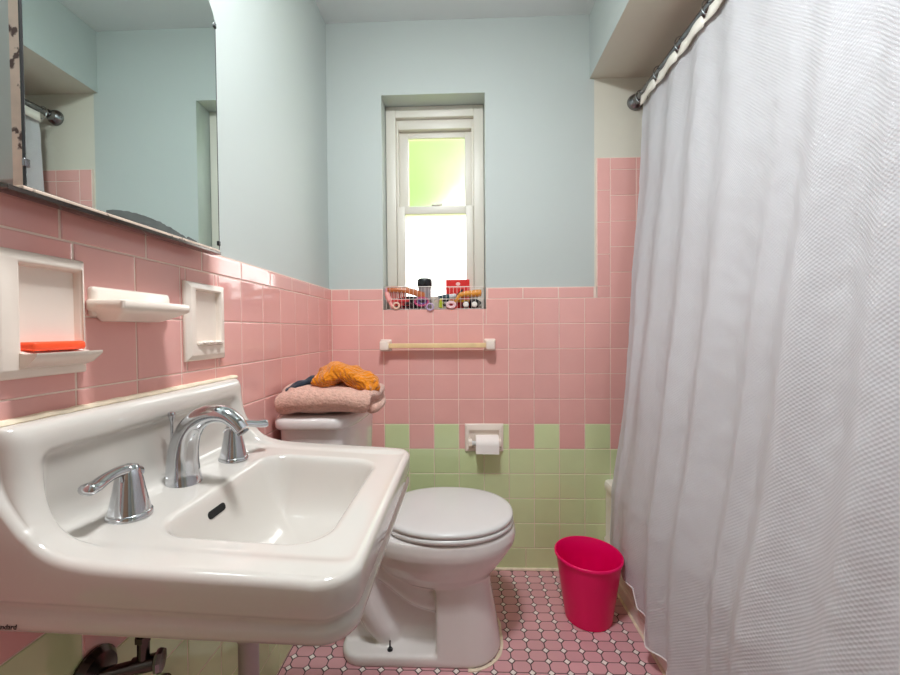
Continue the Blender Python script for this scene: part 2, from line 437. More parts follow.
# ------------------------------------------------------------------ medicine cabinet with mirror
XM = -.538
cab = root('medicine_cabinet', 'mirrored medicine cabinet with rusty beige frame above the soap dishes', 'cabinet', (XP, .655, 1.23))
def loc(o, p): o.location = -p.location; return o
ZM0, ZM1 = 1.240, 1.775
b = B().box(XP+.001, -.5525, .470, .842, 1.25, 1.80, 0, .002); loc(b.obj('cabinet_body', M['paint'], cab), cab)
# door outline with clipped upper corners
def door_outline(y0, y1, z0, z1, c):
    return [(y0, z0), (y1, z0), (y1, z1-c*.95), (y1-c*.16, z1-c*.62), (y1-c*.45, z1-c*.28), (y1-c, z1), (y0+c, z1), (y0+c*.45, z1-c*.28), (y0+c*.16, z1-c*.62), (y0, z1-c*.95)]
def slab(name, out, xa, xb, m, parent, bev=0):
    b = B(); b.rings([[(xa, y, z) for y, z in out], [(xb, y, z) for y, z in out]])
    return loc(b.obj(name, m, parent, smooth=False), parent)
slab('door_frame', door_outline(.4645, .8505, 1.2335, 1.782, .045), -.552, -.5395, M['rustframe'], cab)
slab('mirror', door_outline(.467, .8485, ZM0, 1.780, .045), -.5397, XM, M['mirror'], cab)['label'] = 'silvered mirror glass'
b = B(); b.tube([(-.5385, .466, ZM0), (-.5385, .466, 1.737)], .0018, 6); b.tube([(-.5385, .8485, ZM0), (-.5385, .8485, 1.737)], .0013, 6)
b.tube([(-.5385, .466, ZM0-.001), (-.5385, .8485, ZM0-.001)], .0016, 6)
loc(b.obj('mirror_edge', M['black'], cab), cab)
b = B().box(-.5565, -.534, .444, .85, 1.2285, 1.2345, 0, .001); loc(b.obj('bottom_rail', M['bronze'], cab), cab)
b = B().box(-.5565, -.5365, .4625, .849, 1.2346, 1.2395, 0, .001); loc(b.obj('lip', M['rustframe'], cab), cab)
for y, z in ((.847, 1.2535), (.847, 1.728), (.4675, 1.2685)):
    b = B().box(-.5395, -.5355, y-.004, y+.003, z-.005, z+.005, 0, .001)
    loc(b.obj('clip', M['steel'] if y < .6 else M['black'], cab), cab)
# patch where the silvering has gone along the bottom edge
pts = []
for i in range(41):
    t = i/40; y = .575+t*.200
    h = .017*math.sin(PI*min(1, t*1.15+.02))**.7*(1-.35*t) if t < .86 else .004*(1-t)/.14+.001
    pts.append((y, ZM0+.001+h+.0022*noise.noise(Vector((y*120, 0, 0)))))
vs = [(XM+.0004, y, z) for y, z in pts]+[(XM+.0004, y, ZM0+.0005) for y, z in pts]
fs = [(i, i+1, 42+i, 41+i) for i in range(40)]
o = loc(obj('desilvered_patch', vs, fs, mat('lost silvering', '4f5654', .35, var=.2, vscale=40), cab), cab)

# ------------------------------------------------------------------ ceramic wall fixtures on the left wall
CE = M['ceramic']
def niche(name, label, y0, y1, z0, z1, hole, out=.013, extra=None):
    t = root(name, label, 'soap dish' if 'soap' in name else 'toothbrush holder', (XW, (y0+y1)/2, z0))
    b = B()
    hy0, hy1, hz0, hz1 = hole
    def ring(y0, y1, z0, z1, x): return [(x, y0, z0), (x, y1, z0), (x, y1, z1), (x, y0, z1)]
    m = .004
    rs = [ring(y0, y1, z0, z1, XW+.0004), ring(y0, y1, z0, z1, XW+out*.35), ring(y0+m*.6, y1-m*.6, z0+m*.6, z1-m*.6, XW+out*.62),
          ring(y0+.011, y1-.011, z0+.012, z1-.012, XW+out), ring(hy0-.003, hy1+.003, hz0-.003, hz1+.003, XW+out),
          ring(hy0, hy1, hz0, hz1, XW+out-.004), ring(hy0+.003, hy1-.003, hz0+.003, hz1-.003, XW-.012), ring(hy0+.006, hy1-.006, hz0+.006, hz1-.006, XW-.0135)]
    b.rings(rs, True, True)
    o = b.obj('frame', CE, t, smooth=False)
    bv = o.modifiers.new('b', 'BEVEL'); bv.width = .0025; bv.segments = 3; bv.angle_limit = .25
    o.data.polygons.foreach_set('use_smooth', [True]*len(o.data.polygons))
    loc(o, t); return t
sd = niche('recessed_soap_dish', 'large recessed cream soap dish holding the orange soap, left of the others', .447, .5715, .999, 1.166, (.481, .5605, 1.034, 1.148))
b = B()
tray = [[(XW+.012+a, y, z) for a, z in ((0, 1.012), (.012, 1.016), (.022, 1.024), (.027, 1.0285), (.027, 1.0325), (.020, 1.0315), (.008, 1.031), (0, 1.033))] for y in (.483, .485, .560, .565, .568)]
tray[0] = [(XW+.012+(p[0]-XW-.012)*.9, .476, p[2]) for p in tray[0]]
tray[-2] = [(p[0], .564, p[2]) for p in tray[-2]]; tray[-1] = [(XW+.012+(p[0]-XW-.012)*.9, .566, p[2]) for p in tray[-1]]
b.rings(tray); loc(b.obj('tray', CE, sd, True, .9), sd)
b = B().box(XW-.008, XW+.022, .486, .557, 1.0345, 1.0465, 0, .004)
so = b.obj('soap_bar', M['soap']); tag(so, 'flat orange bar of soap lying in the large recessed dish', 'soap')
ch = niche('toothbrush_holder', 'narrow recessed cream holder with a small ledge, nearest the toilet', .783, .915, .996, 1.165, (.812, .893, 1.030, 1.148), .012)
ch['category'] = 'toothbrush holder'
b = B().box(XW+.004, XW+.016, .812, .897, 1.0285, 1.0365, 0, .003)
for y in (.83, .8525, .876): b.ell((XW+.014, y, 1.035), (.009, .009, .004), seg=12)
loc(b.obj('ledge', CE, ch), ch)
# projecting dish in the middle: back plate, flaring tray with lip
md = root('projecting_soap_dish', 'empty cream soap dish projecting from the wall between the two recessed ones', 'soap dish', (XW, .66, 1.07))
b = B()
def rr3(y0, y1, xo, z, r=.006): return [(x, y, z) for x, y in rrect(XW+xo/2, (y0+y1)/2, xo/2, (y1-y0)/2, min(r, xo/2.2), 4)]
b.rings([rr3(.602, .690, .026, 1.0760), rr3(.598, .695, .032, 1.0775), rr3(.584, .714, .054, 1.0895), rr3(.577, .721, .060, 1.0935), rr3(.575, .723, .062, 1.096), rr3(.575, .723, .062, 1.107), rr3(.577, .721, .060, 1.109), rr3(.583, .715, .054, 1.1085), rr3(.593, .705, .046, 1.103), rr3(.605, .693, .034, 1.100)])
loc(b.obj('tray', CE, md, True, .8), md)
b = B(); b.rings([[(XW+.0005, y, z) for y, z in rrect(.660, 1.107, .079, .023, .006, 4)], [(XW+.007, y, z) for y, z in rrect(.660, 1.107, .079, .023, .006, 4)], [(XW+.012, y, z) for y, z in rrect(.660, 1.107, .074, .019, .006, 4)]])
loc(b.obj('back_plate', CE, md, True, .8), md)
b = B()
for k in range(5): b.box(XW+.016, XW+.040, .610+.018*k, .616+.018*k, 1.1, 1.1045, 0, .0015)
loc(b.obj('drain_rib', CE, md), md)

# ------------------------------------------------------------------ towel bar
tbar = root('towel_bar', 'pale wooden towel bar on cream ceramic posts below the window', 'towel bar', (-.112, YB, .993))
for x in (-.337, .117):
    b = B(); sq = lambda h, y, z=.993, x=x: [(x+a, y, z+c) for a, c in rrect(0, 0, h, h*1.06, .006, 4)]
    b.rings([sq(.025, YB-.0005), sq(.025, YB-.006), sq(.023, YB-.010), sq(.020, YB-.020), sq(.019, YB-.050), sq(.017, YB-.055), sq(.012, YB-.057)])
    loc(b.obj('post', CE, tbar, True, .7), tbar)
b = B().box(-.335, .111, YB-.045, YB-.025, .982, 1.002, 0, .002); loc(b.obj('bar', M['wood'], tbar), tbar)

# ------------------------------------------------------------------ toilet paper holder
tp = root('toilet_paper_holder', 'recessed cream ceramic paper holder in the green and pink tile row', 'toilet paper holder', (.09, YB, .53))
def ringx(x0, x1, z0, z1, y): return [(x0, y, z0), (x1, y, z0), (x1, y, z1), (x0, y, z1)]
b = B(); b.rings([ringx(.006, .174, .526, .648, YB-.0005), ringx(.006, .174, .526, .648, YB-.005), ringx(.009, .171, .529, .645, YB-.009), ringx(.022, .158, .541, .624, YB-.012),
    ringx(.027, .153, .545, .619, YB-.011), ringx(.029, .151, .547, .617, YB+.006), ringx(.032, .148, .550, .614, YB+.0075)])
o = loc(b.obj('frame', CE, tp, False), tp)
bv = o.modifiers.new('b', 'BEVEL'); bv.width = .003; bv.segments = 3; bv.angle_limit = .25
o.data.polygons.foreach_set('use_smooth', [True]*len(o.data.polygons))
for x0, x1 in ((.021, .036), (.146, .161)):
    b = B(); b.rings([[(x0, y, z) for y, z in rrect(YB-.018, .567, .018, .018, .012, 5)], [(x1, y, z) for y, z in rrect(YB-.018, .567, .018, .018, .012, 5)]])
    loc(b.obj('arm', CE, tp, True, .7), tp)
b = B().lathe([(.004, 0), (.011, .0), (.012, .004), (.010, .010), (.010, .112), (.012, .116), (.004, .12)], (.031, YB-.024, .567), (1, 0, 0), 20)
loc(b.obj('roller', M['plastic'], tp), tp)
b = B(); n = 40; prof = [(.016, 0), (.036, 0), (.0375, .002), (.0375, .096), (.036, .098), (.016, .098), (.016, 0)]
b.lathe(prof, (.052, YB-.030, .567), (1, 0, 0), n, 0, False, False)
b.add([(.052, YB-.0676, .567), (.150, YB-.0676, .567), (.150, YB-.0672, .532), (.052, YB-.0672, .5335)], [(0, 1, 2, 3)])
o = b.obj('toilet_paper_roll', M['paper']); tag(o, 'white toilet paper roll on the recessed holder', 'toilet paper')

# ------------------------------------------------------------------ sink
SY0, SY1 = .435, .957
sink = root('sink', 'white wall hung china sink with high backsplash and rectangular basin', 'sink', (XW, .70, .69))
Epts = [(0, .943), (.012, .943), (.024, .941), (.031, .934), (.0345, .922), (.036, .90), (.039, .875), (.046, .848), (.058, .823), (.078, .803), (.11, .790), (.16, .783), (.25, .778), (.34, .774), (.405, .771), (.434, .769)]
Ipts = [(0, .943), (.012, .943), (.024, .941), (.031, .934), (.0345, .922), (.0345, .906), (.029, .897), (.0265, .885), (.0262, .85), (.029, .816), (.044, .794), (.085, .787), (.17, .780), (.30, .772), (.405, .7665), (.434, .769)]
def dense(pts, spans):
    P3 = [Vector((a, c, 0)) for a, c in pts]; out = []
    for i in range(len(P3)-1):
        p0 = P3[i-1] if i else P3[0]; p1, p2 = P3[i], P3[i+1]; p3 = P3[i+2] if i+2 < len(P3) else P3[-1]
        for k in range(spans[i]):
            t = k/spans[i]
            out.append(.5*((2*p1)+(p2-p0)*t+(2*p0-5*p1+4*p2-p3)*t*t+(3*p1-p0-3*p2+p3)*t**3))
    out.append(P3[-1]); return out
spans = [2, 3, 4, 4, 5, 5, 6, 6, 6, 8, 16, 30, 30, 22, 12]
E_, I_ = dense(Epts, spans), dense(Ipts, spans)
ins = .011; v0, v1 = SY0+ins, SY1-ins
vv = []
L_ = v1-v0
for k in range(13): vv.append(.045*(1-math.cos(PI/2*k/12)))
k = .045
while k < L_-.045-.004: k += .0035; vv.append(k)
vv = [x for x in vv if x < L_/2]; vv = vv+[L_-x for x in reversed(vv)]
rc = .038; UM = .439
# basin
bc, bh, br = (.262, .688), (.120, .169), .052
def basin(u, y):
    qx, qy = abs(u-bc[0])-bh[0]+br, abs(y-bc[1])-bh[1]+br
    d = math.hypot(max(qx, 0), max(qy, 0))+min(max(qx, qy), 0)-br
    t = -d
    tt = .5*(t+math.sqrt(t*t+.007**2))-(.0012 if t < 0 else .0012*max(0, 1-t/.02))
    tt = max(0, tt) if t > -.02 else 0
    slope = .012*max(0, t)/.12
    return .118*(1-math.exp(-(tt/.030)**1.15))+slope
NS = len(E_)
top = []
for v in vv:
    dist = min(v, L_-v); y = v0+v
    w = sstep(.022, .046, dist)
    um = UM if dist >= rc else UM-rc+math.sqrt(max(0, rc*rc-(rc-dist)**2))
    row = []
    for s in range(NS):
        p = E_[s].lerp(I_[s], w); u, z = p.x, p.y
        if u > .2: u = .2+(u-.2)*(um-.2)/(.434-.2)
        if u < .06 and dist < .022: u = max(0, u-min(u, .032)/.032*(.022-math.sqrt(max(0, .022**2-(.022-dist)**2)))*.8*sstep(.80, .885, z))
        # a soft edge bead around the rim
        z -= basin(u, y)
        row.append(Vector((XW+u, y, z)))
    top.append(row)
NV = len(top)
V = [p for r in top for p in r]; F = []
for i in range(NV-1):
    for s in range(NS-1): F.append((i*NS+s, i*NS+s+1, (i+1)*NS+s+1, (i+1)*NS+s))
loop = [i for i in range(NS)]+[i*NS+NS-1 for i in range(1, NV)]+[(NV-1)*NS+s for s in range(NS-2, -1, -1)]
LP = [V[i] for i in loop]
nor = []
for i in range(len(LP)):
    a, c = LP[max(0, i-3)], LP[min(len(LP)-1, i+3)]
    t = Vector((c.x-a.x, c.y-a.y, 0))
    n2 = Vector((t.y, -t.x, 0)); 
    nor.append(n2.normalized() if n2.length > 1e-6 else Vector((0, -1 if i < len(LP)/2 else 1, 0)))
# the flanks run straight out from the wall
for i in range(len(LP)):
    if LP[i].x < XW+.38: nor[i] = Vector((0, -1 if i < len(LP)/2 else 1, 0))
cen = Vector((XW+.23, .70, 0))
def skirt(o, z, rel): 
    return [Vector((p.x+n.x*o, p.y+n.y*o, (p.z+z) if rel else z)) for p, n in zip(LP, nor)]
rowsS = [skirt(ins*math.sin(a), -ins*(1-math.cos(a)), True) for a in (.3, .6, .9, 1.2, PI/2)]
def sk2(o, z, sl): return [Vector((p.x+n.x*o, p.y+n.y*o, z-(p.x-XW)*sl)) for p, n in zip(LP, nor)]
rowsS += [sk2(ins, .747, .045), sk2(ins-.001, .744, .045), sk2(ins-.0035, .7405, .045), sk2(ins-.0065, .7365, .045), sk2(ins-.0075, .733, .045), sk2(ins-.0065, .7295, .044), sk2(ins-.0035, .726, .042), sk2(ins-.0018, .7225, .040)]
rowsS += [sk2(ins-.0018, .712, .033), sk2(ins-.005, .7035, .03), sk2(ins-.014, .699, .028), sk2(ins-.022, .697, .027), sk2(-.03, .6965, .027)]
def tocen(t, z): return [Vector((p.x+(cen.x-p.x)*t, p.y+(cen.y-p.y)*t, z)) for p in LP]
rowsS += [tocen(.25, .685), tocen(.4, .655), tocen(.65, .632), tocen(.97, .628)]
n0 = len(V); base = loop
for r in rowsS:
    st = len(V); V += r
    cur = list(range(st, st+len(r)))
    for i in range(len(r)-1): F.append((base[i], base[i+1], cur[i+1], cur[i]))
    base = cur
o = obj('basin', V, F, M['china'], sink, True, None, None); loc(o, sink)
# overflow slot and drain
from mathutils.bvhtree import BVHTree
bv = BVHTree.FromPolygons(V, F)
hit = bv.ray_cast(Vector((-.30, .650, .750)), Vector((-1, 0, 0)))
print('overflow', hit[0], hit[1])
hp, hn = hit[0], hit[1]
if hn.x < 0: hn = -hn
tq = Vector((0, 1, 0)); up = hn.cross(tq).normalized(); 
if up.z < 0: up = -up
pts = [hp+hn*.0012+tq*a+up*c for a, c in rrect(0, 0, .0225, .0065, .0062, 5)]
b = B().rings([[p-hn*.004 for p in pts], pts], False, True)
loc(b.obj('overflow_slot', M['glassblack'], sink, False), sink)
hd = bv.ray_cast(Vector((XW+.25, .70, .9)), Vector((0, 0, -1)))[0]
b = B().lathe([(.0225, -.002), (.0225, .001), (.019, .002), (.016, -.001), (.012, .003), (.004, .004)], hd, (0, 0, 1), 28)
loc(b.obj('drain', M['chrome'], sink), sink)
# maker's lettering on the flank
cu = bpy.data.curves.new('t', 'FONT'); cu.body = 'Standard'; cu.size = .0085; cu.extrude = .0002; cu.align_x = 'RIGHT'; cu.shear = .15; cu.offset = .0001
to = bpy.data.objects.new('t', cu); C.objects.link(to); dg = bpy.context.evaluated_depsgraph_get()
me = bpy.data.meshes.new_from_object(to.evaluated_get(dg)); bpy.data.objects.remove(to)
me.materials.clear(); me.materials.append(M['black'])
for v in me.vertices: v.co = Vector((v.co.x-.5305, SY0+.0014-v.co.z, .7075+v.co.y))
o = link('lettering', me, sink); loc(o, sink); o['label'] = 'small black maker lettering on the sink flank'
# stained caulk where the backsplash meets the tile
b = B()
pts = []; rr = []
for i in range(60):
    y = SY0-.004+i*(SY1-SY0+.006)/59
    pts.append((XW+.003, y, .9445+.0012*noise.noise(Vector((y*40, 1, 2))))); rr.append((.0055+.0015*noise.noise(Vector((y*60, 3, 2))), .0085))
b.tube(pts, rr, 8); loc(b.obj('caulk', M['caulk'], sink), sink)

# ------------------------------------------------------------------ faucet (three piece widespread)
ZD = .7875
CH = M['chrome']
fa = root('faucet', 'chrome arched faucet with two lever handles on the sink deck', 'faucet', (XW+.078, .672, ZD))
b = B()
path = spline([(-.506, .682, .784), (-.507, .682, .805), (-.506, .682, .840), (-.498, .682, .873), (-.480, .682, .898), (-.455, .682, .910), (-.428, .682, .909), (-.408, .682, .896), (-.397, .682, .882)], 6)
rad = []
for i in range(len(path)):
    t = i/(len(path)-1)
    rad.append((.0165*(1-t)**1.2+.0115, .0185*(1-t)**1.1+.0125))
b.tube(path, rad, 28, up=(1, 0, 0))
loc(b.obj('spout', CH, fa, True, 1.0), fa)
b = B().lathe([(.0105, 0), (.0105, .004), (.008, .005)], path[-1]+Vector((.0005, 0, -.0025)), (path[-1]-path[-3]).normalized(), 20)
loc(b.obj('aerator', M['steel'], fa), fa)
b = B().lathe([(.0026, 0), (.0026, .110), (.003, .112), (.0052, .119), (.0060, .123), (.0055, .127), (.003, .1285)], (-.531, .688, .785), (0, 0, 1), 16)
loc(b.obj('lift_rod', CH, fa), fa)
def handle(y, sgn, x, dx=0):
    t = B(); z = ZD-.002
    t.lathe([(.0285, 0), (.0285, .006), (.0272, .008), (.0262, .0085), (.0258, .011), (.0230, .024), (.0198, .040), (.0172, .056), (.0152, .067), (.0115, .0755), (.003, .0785)], (x, y, z), (0, 0, 1), 32)
    h = loc(t.obj('handle', CH, fa, True, .9), fa)
    l = B()
    pts = spline([(x+.001, y-sgn*.010, z+.062), (x, y+sgn*.008, z+.0715), (x-.002+dx*.4, y+sgn*.030, z+.0705), (x-.003+dx*.75, y+sgn*.050, z+.0650), (x-.003+dx, y+sgn*.066, z+.0640)], 6)
    nn = len(pts)
    rd = []
    for i in range(nn):
        q = i/(nn-1); wv = .015-.0045*math.sin(PI*min(1, q*1.25))-.002*q; hh = .0105-.0025*math.sin(PI*min(1, q*1.1))-.002*q
        if q > .9: wv *= math.sqrt(max(.08, 1-((q-.9)/.1)**2)); hh *= math.sqrt(max(.08, 1-((q-.9)/.1)**2))
        rd.append((hh, wv))
    l.tube(pts, rd, 16)
    lo = l.obj('lever', CH, h, True, 1.2); lo.location = (0, 0, 0)
handle(.556, -1, -.496); handle(.8075, 1, -.490, .045)

# ------------------------------------------------------------------ plumbing below the sink
sv = root('shutoff_valve', 'tarnished shutoff valve on the wall below the sink, left of the drain pipe', 'valve', (XW, .575, .545))
b = B().lathe([(.040, 0), (.040, .004), (.032, .012), (.016, .014), (.013, .015)], (XW+.001, .572, .528), (1, 0, 0), 28); loc(b.obj('escutcheon', M['bronze'], sv), sv)
b = B().tube([(XW+.01, .572, .528), (-.520, .592, .528)], .0095, 14); loc(b.obj('pipe', M['bronze'], sv), sv)
b = B().tube([(-.528, .589, .528), (-.500, .600, .528)], .0125, 14); b.tube([(-.514, .595, .527), (-.514, .596, .580)], .0085, 12)
b.tube([(-.514, .596, .566), (-.514, .596, .575)], .0115, 6); loc(b.obj('valve_body', M['bronze'], sv), sv)
b = B().tube([(-.514, .596, .575), (-.512, .60, .62), (-.508, .60, .70)], .0075, 10); loc(b.obj('supply_tube', M['bronze'], sv), sv)
b = B().lathe([(.004, 0), (.017, .001), (.0185, .005), (.017, .010), (.004, .011)], (-.498, .600, .528), (.94, .34, 0), 8); loc(b.obj('valve_handle', M['steel'], sv), sv)
dp = root('drain_pipe', 'grey drain tailpiece hanging straight down under the sink basin', 'pipe', (-.405, .695, .40))
b = B().tube([(-.400, .695, .626), (-.400, .695, .36)], .0175, 20); loc(b.obj('tailpiece', M['greypipe'], dp), dp)
b = B().lathe([(.022, 0), (.024, .004), (.024, .022), (.019, .026)], (-.400, .695, .497), (0, 0, 1), 10); loc(b.obj('slip_nut', M['greypipe'], dp), dp)
b = B(); b.tube(spline([(-.400, .695, .40), (-.400, .695, .33), (-.43, .695, .295), (-.465, .695, .33), (-.49, .695, .37), (-.53, .695, .375), (XW+.002, .695, .375)], 6), .0185, 16)
loc(b.obj('trap', M['bronze'], dp), dp)
b = B().lathe([(.036, 0), (.036, .004), (.03, .010), (.019, .014)], (XW+.001, .695, .375), (1, 0, 0), 24); loc(b.obj('escutcheon', M['bronze'], dp), dp)

# ------------------------------------------------------------------ toilet
TY = 1.334
toi = root('toilet', 'white two piece toilet with closed lid between the sink and back wall', 'toilet', (-.18, TY, 0))
T2 = M['china2']
def egg(z, ab, af, hw, ac=-.06, n=48, e=2.15, cy=TY):
    out = []
    for j in range(n):
        t = 2*PI*j/n; c, s = math.cos(t), math.sin(t)
        a = abs(c)**(2/e)*(1 if c > 0 else -1); bb = abs(s)**(2/e)*(1 if s > 0 else -1)
        out.append((ac+(af-ac if c > 0 else ac-ab)*a, cy+hw*bb, z))
    return out
b = B()
b.rings([egg(.20, -.16, .04, .06), egg(.215, -.22, .075, .095), egg(.245, -.27, .095, .128), egg(.28, -.31, .120, .152), egg(.315, -.335, .145, .169), egg(.34, -.345, .163, .178), egg(.355, -.35, .172, .183), egg(.375, -.35, .176, .185), egg(.398, -.35, .172, .182), egg(.406, -.345, .166, .178)])
# front column
def dcol(z, a0, a1, hw, r):
    return [(x, y, z) for x, y in rrect((a0+a1)/2, TY, (a1-a0)/2, hw, r, 8)]
def dcol2(z, a0, a1, hw, rf, rb=.008):
    out = []
    for sx, sy, an, r in ((1, 1, 0, rf), (-1, 1, PI/2, rb), (-1, -1, PI, rb), (1, -1, 3*PI/2, rf)):
        for k in range(11):
            a = an+PI/2*k/10
            out.append(((a1-r if sx > 0 else a0+r)+r*math.cos(a), TY+sy*(hw-r)+r*math.sin(a), z))
    return out
b.rings([dcol2(0, -.092, .117, .141, .11), dcol2(.01, -.092, .119, .143, .11), dcol2(.03, -.092, .117, .141, .11), dcol2(.10, -.092, .107, .133, .105), dcol2(.20, -.092, .088, .124, .10), dcol2(.27, -.092, .085, .120, .10)])
# foot flange, web and tank shelf
b.rings([dcol(0, -.402, .0, .141, .07), dcol(.018, -.404, .0, .143, .07), dcol(.03, -.402, .0, .141, .068), dcol(.036, -.394, .0, .133, .06)])
b.box(-.395, -.08, TY-.072, TY+.072, .02, .33)
b.rings([dcol(.34, -.50, -.25, .10, .03), dcol(.36, -.55, -.22, .13, .03), dcol(.43, -.565, -.24, .16, .03)])
# trapway
for sg in (-1, 1):
    pt = spline([(-.05, TY+sg*.055, .175), (-.11, TY+sg*.060, .182), (-.17, TY+sg*.062, .208), (-.23, TY+sg*.062, .255), (-.29, TY+sg*.060, .290), (-.345, TY+sg*.058, .285), (-.375, TY+sg*.058, .24), (-.36, TY+sg*.062, .19)], 5)
    b.tube(pt, .046, 16)
    pt = spline([(-.33, TY+sg*.060, .27), (-.325, TY+sg*.064, .22), (-.315, TY+sg*.07, .16), (-.29, TY+sg*.066, .10), (-.265, TY+sg*.062, .065), (-.252, TY+sg*.058, .03)], 5)
    b.tube(pt, [.046]*16+[.045, .045, .044, .044, .043, .043, .042, .042, .042, .042], 16)
o = b.obj('bowl', T2, toi, True, None); loc(o, toi)
remesh(o, .005, 5, .5)
# tank and lid
def tank_ring(z, g, n=56, xb=-.566, xf=-.345, hw=.212):
    out = []
    for j in range(n):
        t = 2*PI*j/n; c, s = math.cos(t), math.sin(t); e = 5.5
        a = abs(c)**(2/e)*(1 if c > 0 else -1); bb = abs(s)**(2/e)*(1 if s > 0 else -1)
        cx = (xb+xf)/2; y = TY+(hw+g)*bb
        bow = .018*(1-(bb)**2) if c > 0 else 0
        out.append((cx+((xf-xb)/2+g*.8)*a+bow*abs(a)-.004, y, z))
    return out
b = B(); b.rings([tank_ring(.425, -.03), tank_ring(.432, -.022), tank_ring(.52, -.014), tank_ring(.765, -.006), tank_ring(.772, -.008)])
loc(b.obj('tank', T2, toi, True, .9), toi)
b = B(); b.rings([tank_ring(.766, -.002), tank_ring(.768, .006), tank_ring(.774, .009), tank_ring(.790, .009), tank_ring(.799, .005), tank_ring(.804, -.004), tank_ring(.806, -.02), tank_ring(.807, -.08)])
loc(b.obj('tank_lid', T2, toi, True, .9), toi)
# seat and lid
PL = M['plastic']
def ring_mesh(rsO, rsI):
    b = B(); n = len(rsO[0]); rs = rsO+rsI[::-1]+[rsO[0]]
    b.rings(rs, False, False); return b
b = ring_mesh([egg(.409, -.275, .163, .180), egg(.413, -.279, .168, .184), egg(.420, -.279, .168, .184), egg(.425, -.275, .164, .180)], [egg(.409, -.20, .09, .115), egg(.425, -.20, .09, .115)])
loc(b.obj('seat', PL, toi, True, .9), toi)
b = B(); b.rings([egg(.4275, -.270, .158, .174), egg(.429, -.278, .165, .181), egg(.434, -.280, .167, .183), egg(.440, -.279, .166, .182), egg(.444, -.274, .161, .177), egg(.4455, -.262, .148, .165), egg(.4465, -.20, .10, .12), egg(.447, -.12, .0, .04)])
loc(b.obj('seat_lid', PL, toi, True, .9), toi)
for y in (TY-.07, TY+.07):
    b = B().box(-.300, -.262, y-.018, y+.018, .405, .437, 0, .007); loc(b.obj('hinge', PL, toi), toi)
for sg in (-1,):
    b = B().tube([(-.240, TY+sg*.116, .034), (-.240, TY+sg*.116, .066)], .0026, 8); b.lathe([(.009, 0), (.009, .002), (.006, .0025), (.006, .007), (.003, .008)], (-.240, TY+sg*.116, .0365), (0, 0, 1), 12)
    loc(b.obj('bolt', M['black'], toi), toi)
b = B()
oc = [Vector(p) for p in dcol2(0, -.404, .124, .147, .115, .075)]
oc = [p for i, p in enumerate(oc)]
oc = oc[-11:]+oc[:11]
b.tube([(p.x, p.y, .001) for p in oc], [(.004, .006+.004*noise.noise(p*40)) for p in oc], 6)
loc(b.obj('caulk', M['caulk'], toi), toi)

# ------------------------------------------------------------------ towels on the tank
def wrinkle(p, amp, sc, seed=0):
    return p+Vector((noise.noise(p*sc+Vector((seed, 0, 0))), noise.noise(p*sc+Vector((0, seed+9, 0))), noise.noise(p*sc+Vector((5, 0, seed)))))*amp
def cloth(name, m, blobs, label, cat, vox=.006, amp=.006, sc=22, group=None, it=4):
    b = B()
    for c, r, rot in blobs:
        b.ell(c, r, rot, seg=24, fn=lambda p: wrinkle(p, amp, sc))
    o = b.obj(name, m, None, True, None); remesh(o, vox, it, .5)
    return tag(o, label, cat, group)
from mathutils import Euler
def sellip(b, c, r, rot=None, e=.5, fn=None, seg=48):
    bm = bmesh.new(); bmesh.ops.create_uvsphere(bm, u_segments=seg, v_segments=seg//2, radius=1)
    q = rot.to_matrix() if rot else Matrix.Identity(3)
    sg = lambda x, p: math.copysign(abs(x)**p, x)
    for v in bm.verts:
        x, y, z = v.co; h = math.hypot(x, y)
        if h > 1e-6: k = sg(h, .55)/h
        else: k = 0
        cx, cy = (x*k, y*k); l = max(abs(cx), abs(cy), 1e-9)
        m_ = (abs(cx)**4+abs(cy)**4)**.25; s_ = math.hypot(cx, cy)/m_ if m_ > 1e-9 else 1
        p = Vector((cx*s_*r[0], cy*s_*r[1], sg(z, .6)*r[2]))
        p = q@p+Vector(c)
        v.co = fn(p) if fn else p
    b.bm(bm)
ZT = .809
b = B()
def fold(p):
    p = wrinkle(p, .006, 16, 3); 
    return p
def droop(p):
    d = max(0, p.x+.315); p.z -= d*d*2.0
    return fold(p)
sellip(b, (-.418, 1.250, ZT+.025), (.145, .125, .025), None, fn=droop)
sellip(b, (-.424, 1.250, ZT+.058), (.138, .120, .026), Euler((0, .05, 0)), fn=droop)
b.tube([droop(Vector(p)) for p in spline([(-.545, 1.150, ZT+.034), (-.48, 1.138, ZT+.042), (-.40, 1.136, ZT+.044), (-.33, 1.140, ZT+.040), (-.290, 1.155, ZT+.034)], 6)], [.033]*25, 14)
b.tube([droop(Vector(p)) for p in spline([(-.282, 1.16, ZT+.016), (-.268, 1.20, ZT+.018), (-.270, 1.28, ZT+.018), (-.285, 1.35, ZT+.018)], 6)], [.016]*19, 12)
b.tube([droop(Vector(p)) for p in spline([(-.295, 1.15, ZT+.058), (-.276, 1.20, ZT+.056), (-.278, 1.28, ZT+.054), (-.29, 1.35, ZT+.05)], 6)], [.018]*19, 12)
o = b.obj('folded_towel', M['towelpink'], None, True, None); remesh(o, .0055, 3, .5)
tag(o, 'dusty pink towel folded thick on the toilet tank lid, undermost of the pile', 'towel')
ZU = ZT+.080
cloth('crumpled_towel', M['towelorange'], [((-.415, 1.215, ZU+.032), (.050, .065, .034), Euler((0, -.25, .3))), ((-.375, 1.205, ZU+.038), (.060, .055, .031), Euler((0, .20, -.1))), ((-.315, 1.20, ZU+.016), (.060, .05, .024), Euler((0, .36, 0))),
    ((-.285, 1.20, ZU-.012), (.020, .045, .020), None), ((-.415, 1.17, ZU+.022), (.046, .035, .028), Euler((0, -.2, .2))), ((-.335, 1.175, ZU+.018), (.045, .03, .024), Euler((0, .35, -.2)))],
    'bright orange towel bunched on top of the dusty pink towel', 'towel', amp=.014, sc=34, it=2, vox=.005)
